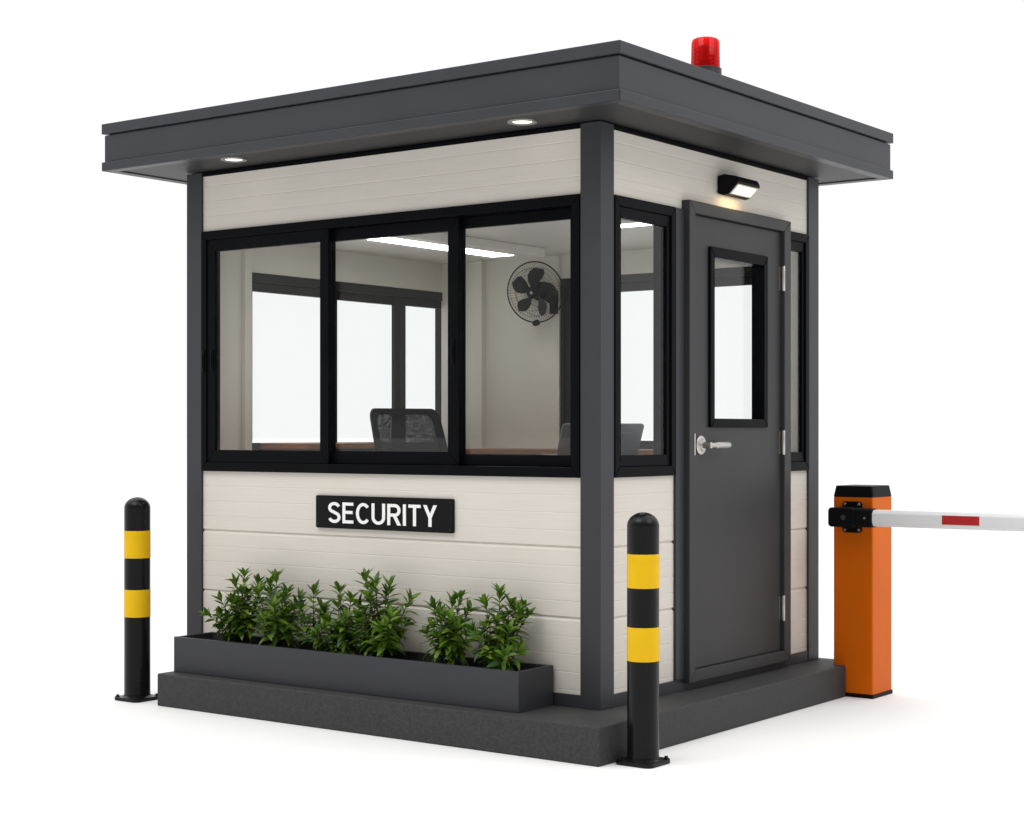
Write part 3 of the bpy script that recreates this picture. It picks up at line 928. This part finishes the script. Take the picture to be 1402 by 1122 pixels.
for xx, yy, zt in ((-2.40, 0.36, 1.0355), (-0.16, 0.36, 1.0355), (-1.27, 0.36, 1.0355), (-2.02, 1.72, 0.9295), (-0.2, 1.72, 0.9295), (-2.15, 1.05, 0.7795)):
    bm = B(); box(bm, xx - 0.02, xx + 0.02, yy - 0.02, yy + 0.02, 0.0205, zt); obj('leg', bm, M['black'], ct)

# office chair
fa = math.atan2(-0.37, 0.93)
chz = 0.02
ch = thing('office_chair', 'black mesh-backed office chair behind the middle window pane', 'chair', (-1.475, 0.755, chz), rot=(0, 0, fa))
# local frame: +x is where the sitter looks, z up from the booth floor
for k in range(5):
    a_ = R(72 * k)
    bm = B(); tube(bm, [(0.03 * math.cos(a_), 0.03 * math.sin(a_), 0.10), (0.29 * math.cos(a_), 0.29 * math.sin(a_), 0.075)], 0.018, 8, r_end=0.012)
    lg = obj('leg', bm, M['blackplastic'], ch, smooth=True, world=False)
    bm = B(); lathe(bm, [(0, -0.02), (0.03, -0.02), (0.03, 0.02), (0, 0.02)], (0.29 * math.cos(a_), 0.29 * math.sin(a_), 0.031), 16, 'Y', cap=False)
    obj('castor', bm, M['blackplastic'], lg, smooth=True, world=False)
bm = B(); lathe(bm, [(0, 0.09), (0.032, 0.09), (0.032, 0.35), (0.018, 0.36), (0.018, 0.62), (0, 0.62)], n=20, cap=False); obj('gas_column', bm, M['blackplastic'], ch, smooth=True, world=False)
bm = B(); prism(bm, rounded(-0.23, 0.25, -0.235, 0.235, 0.08, 6), 0.62, 0.70, lambda u, d, z: (u, z, d)); obj('seat', bm, M['blackplastic'], ch, bevel=0.02, seg=3, world=False)
bm = B(); tube(bm, [(-0.1, 0, 0.615), (-0.26, 0, 0.62), (-0.31, 0, 0.70), (-0.325, 0, 0.92)], 0.02, 8); obj('back_support', bm, M['blackplastic'], ch, smooth=True, world=False)
RC = math.tan(R(23))
ZB0, ZB1 = 0.76, 1.30


def back_pt(v, t, off=0.0):      # v across -1..1, t height 0..1
    half = 0.225 - 0.02 * t
    z = ZB0 + (ZB1 - ZB0) * t - 0.012 * v * v * (1 if t > 0.5 else 0)
    xx = -0.215 - (z - ZB0) * RC + 0.035 * v * v + off
    return Vector((xx, v * half, z))


NB, NT = 16, 18
def back_sheet(bm, v0, v1, t0, t1, th, nv=16, ntt=14, rr=0.0):
    g_ = {}
    for s_ in (0, 1):
        for i in range(nv + 1):
            for j in range(ntt + 1):
                v = v0 + (v1 - v0) * i / nv; t_ = t0 + (t1 - t0) * j / ntt
                g_[s_, i, j] = bm.verts.new(back_pt(v, t_, th * (s_ - 0.5)))
    for i in range(nv):
        for j in range(ntt):
            bm.faces.new((g_[0, i, j], g_[0, i + 1, j], g_[0, i + 1, j + 1], g_[0, i, j + 1]))
            bm.faces.new((g_[1, i, j], g_[1, i, j + 1], g_[1, i + 1, j + 1], g_[1, i + 1, j]))
    for i in range(nv):
        for j in (0, ntt): bm.faces.new((g_[0, i, j], g_[0, i + 1, j], g_[1, i + 1, j], g_[1, i, j]))
    for j in range(ntt):
        for i in (0, nv): bm.faces.new((g_[0, i, j], g_[0, i, j + 1], g_[1, i, j + 1], g_[1, i, j]))


# frame: four bands round the mesh panel, one solid with a rounded outline
bm = B()
def outline(inset_v, inset_t, n=10, rv=0.18, rt=0.10):
    pts = []
    for cv, ct_, a0 in ((1 - rv, 1 - rt, 0), (-1 + rv, 1 - rt, 90), (-1 + rv, rt, 180), (1 - rv, rt, 270)):
        for k in range(n + 1):
            a_ = R(a0 + 90 * k / n)
            pts.append(((cv + rv * math.cos(a_)) * (1 - inset_v), 0.5 + (ct_ + rt * math.sin(a_) - 0.5) * (1 - inset_t)))
    return pts
oo, ii = outline(0, 0), outline(0.17, 0.13)
rings = []
for pts, off in ((oo, -0.011), (oo, 0.011), (ii, 0.009), (ii, -0.009)):
    rings.append([bm.verts.new(back_pt(v, t_, off)) for v, t_ in pts])
n_ = len(oo)
for k in range(4):
    a, b = rings[k], rings[(k + 1) % 4]
    for i in range(n_): bm.faces.new((a[i], a[(i + 1) % n_], b[(i + 1) % n_], b[i]))
bf = obj('backrest_frame', bm, M['blackplastic'], ch, smooth=True, world=False)
bm = B(); back_sheet(bm, -0.86, 0.86, 0.05, 0.95, 0.003); obj('backrest_mesh', bm, M['mesh'], bf, smooth=True, world=False)
bm = B(); back_sheet(bm, -0.86, 0.86, 0.06, 0.46, 0.008); obj('lumbar_panel', bm, M['blackplastic'], bf, smooth=True, world=False)

# laptop, its lid leaning towards the corner window
la = math.atan2(-0.6, 0.8)
lp = thing('laptop', 'open grey laptop on the counter behind the corner post', 'laptop', (-0.235, 0.325, 1.0665), rot=(0, 0, la))
# local frame: +x is the way the lid leans
bm = B(); prism(bm, rounded(-0.24, 0.0, -0.185, 0.185, 0.015, 4), 0.0, 0.018, lambda u, d, z: (u, z, d)); obj('keyboard_deck', bm, M['laptop'], lp, bevel=0.003, world=False)
ta = R(33)
def lid(u, d, z): return (0.004 + z * math.sin(ta) + d * math.cos(ta), u, 0.019 + z * math.cos(ta) - d * math.sin(ta))
bm = B(); prism(bm, rounded(-0.192, 0.192, 0.0, 0.165, 0.014, 4), 0.0, 0.009, lid); ld = obj('lid', bm, M['laptop'], lp, bevel=0.002, world=False)
bm = B(); slab_on(bm, -0.14, 0.14, 0.118, 0.1205, 0.0085, 0.0098, lid); obj('lid_seam', bm, M['ringmetal'], ld, world=False)
bm = B(); prism(bm, [(0.045 + 0.007 * math.cos(R(30 * k)), 0.092 + 0.007 * math.sin(R(30 * k))) for k in range(12)], 0.0088, 0.0098, lid); obj('emblem', bm, M['emblem'], ld, world=False)

# ceiling lights
def ceil_light(x0, x1, y0, y1, z0, in_x, in_y, label):
    t = thing('ceiling_light', label, 'ceiling light', ((x0 + x1) / 2, (y0 + y1) / 2, z0), 'lights on the booth ceiling')
    bm = B(); box(bm, x0, x1, y0, y1, z0, 2.1985); obj('housing', bm, M['ceiling'], t, bevel=0.003)
    bm = B(); box(bm, x0 + in_x, x1 - in_x, y0 + in_y, y1 - in_y, z0 - 0.002, z0 + 0.004); obj('diffuser', bm, M['lightdiff'], t)
    return t


ceil_light(-1.73, -1.42, 0.20, 1.60, 2.150, 0.082, 0.18, 'long boxed ceiling light seen through the middle sliding pane')
ceil_light(-0.66, -0.22, 0.82, 0.96, 2.182, 0.02, 0.02, 'flat slim ceiling light seen through the narrow window by the corner')

# wall fan
fc = Vector((-1.592, 1.745, 1.975))
ax = Vector((0.20, -0.96, -0.14)).normalized()            # the way it blows
q = ax.to_track_quat('Z', 'Y')
fan = thing('wall_fan', 'black round wall fan with wire cage inside the booth', 'fan', tuple(fc), rot=q.to_euler())
# local frame: +z is forwards
RF = 0.171
bm = B()
for r_, z_, th in ((RF, 0.0, 0.0038), (RF * 0.80, 0.038, 0.0011), (RF * 0.60, 0.047, 0.0011), (RF * 0.80, -0.040, 0.0011), (RF * 0.5, -0.05, 0.0011)):
    tube(bm, [(r_ * math.cos(2 * math.pi * k / 56), r_ * math.sin(2 * math.pi * k / 56), z_) for k in range(56)], th, 6, closed=True)
for k in range(60):
    a_ = 2 * math.pi * k / 60; c_, s_ = math.cos(a_), math.sin(a_)
    tube(bm, [(0.03 * c_, 0.03 * s_, 0.052), (RF * 0.6 * c_, RF * 0.6 * s_, 0.047), (RF * 0.85 * c_, RF * 0.85 * s_, 0.034), (RF * c_, RF * s_, 0.0)], 0.00065, 4)
    tube(bm, [(0.045 * c_, 0.045 * s_, -0.052), (RF * 0.85 * c_, RF * 0.85 * s_, -0.036), (RF * c_, RF * s_, 0.0)], 0.00065, 4)
obj('cage', bm, M['blackplastic'], fan, smooth=True, world=False)
bm = B(); lathe(bm, [(0, 0.056), (0.026, 0.055), (0.033, 0.048), (0.034, -0.01), (0, -0.01)], n=32, cap=False); obj('hub', bm, M['blackplastic'], fan, smooth=True, world=False)
bm = B(); lathe(bm, [(0, 0.0573), (0.008, 0.0573), (0.009, 0.0562)], n=20, cap=False); obj('hub_badge', bm, M['ringmetal'], fan, smooth=True, world=False)
for k in range(5):
    a0 = R(95 + 72 * k)
    bm = B(); rows = []
    for i in range(9):
        t_ = i / 8; r_ = 0.03 + 0.108 * t_
        wid = 0.20 + 0.40 * math.sin(math.pi * min(1, 0.12 + 0.80 * t_)) ; wid *= (1 if t_ < 0.9 else 0.72)
        row = []
        for j in range(5):
            w_ = (j / 4 - 0.5); aa = a0 + w_ * wid * 1.4 - 0.35 * t_
            row.append((r_ * math.cos(aa), r_ * math.sin(aa), 0.012 + w_ * 0.04))
        rows.append(row)
    top = [[bm.verts.new((x_, y_, z_ + 0.0012)) for x_, y_, z_ in row] for row in rows]
    bot = [[bm.verts.new((x_, y_, z_ - 0.0012)) for x_, y_, z_ in row] for row in rows]
    for i in range(8):
        for j in range(4):
            bm.faces.new((top[i][j], top[i + 1][j], top[i + 1][j + 1], top[i][j + 1]))
            bm.faces.new((bot[i][j], bot[i][j + 1], bot[i + 1][j + 1], bot[i + 1][j]))
        for j in (0, 4): bm.faces.new((top[i][j], top[i + 1][j], bot[i + 1][j], bot[i][j]))
    for i in (0, 8):
        for j in range(4): bm.faces.new((top[i][j], top[i][j + 1], bot[i][j + 1], bot[i][j]))
    obj('blade', bm, M['blade'], fan, smooth=True, world=False)
bm = B(); lathe(bm, [(0, -0.054), (0.05, -0.054), (0.055, -0.07), (0.052, -0.13), (0.038, -0.15), (0, -0.152)], n=32, cap=False); obj('motor_housing', bm, M['blackplastic'], fan, smooth=True, world=False)
# bracket to the rear wall (given in world space, brought into the fan's frame)
inv = (Matrix.Translation(fc) @ q.to_matrix().to_4x4()).inverted()
bm = B()
tube(bm, [fc - ax * 0.10 + Vector((0, 0, -0.03)), (fc.x + 0.005, 1.885, 1.93), (fc.x + 0.003, 1.94, 1.93)], 0.014, 10)
box(bm, fc.x - 0.04, fc.x + 0.012, 1.9395, 1.966, 1.865, 1.995)
for v in bm.verts: v.co = inv @ v.co
obj('bracket', bm, M['blackplastic'], fan, bevel=0.003, world=False)
bm = B(); lathe(bm, [(0, -0.01), (0.016, -0.01), (0.018, 0.0), (0.016, 0.03), (0, 0.034)], (0.0, -RF - 0.002, 0.0), 20, 'Z', cap=False)
obj('cage_clip', bm, M['blackplastic'], fan, smooth=True, world=False)
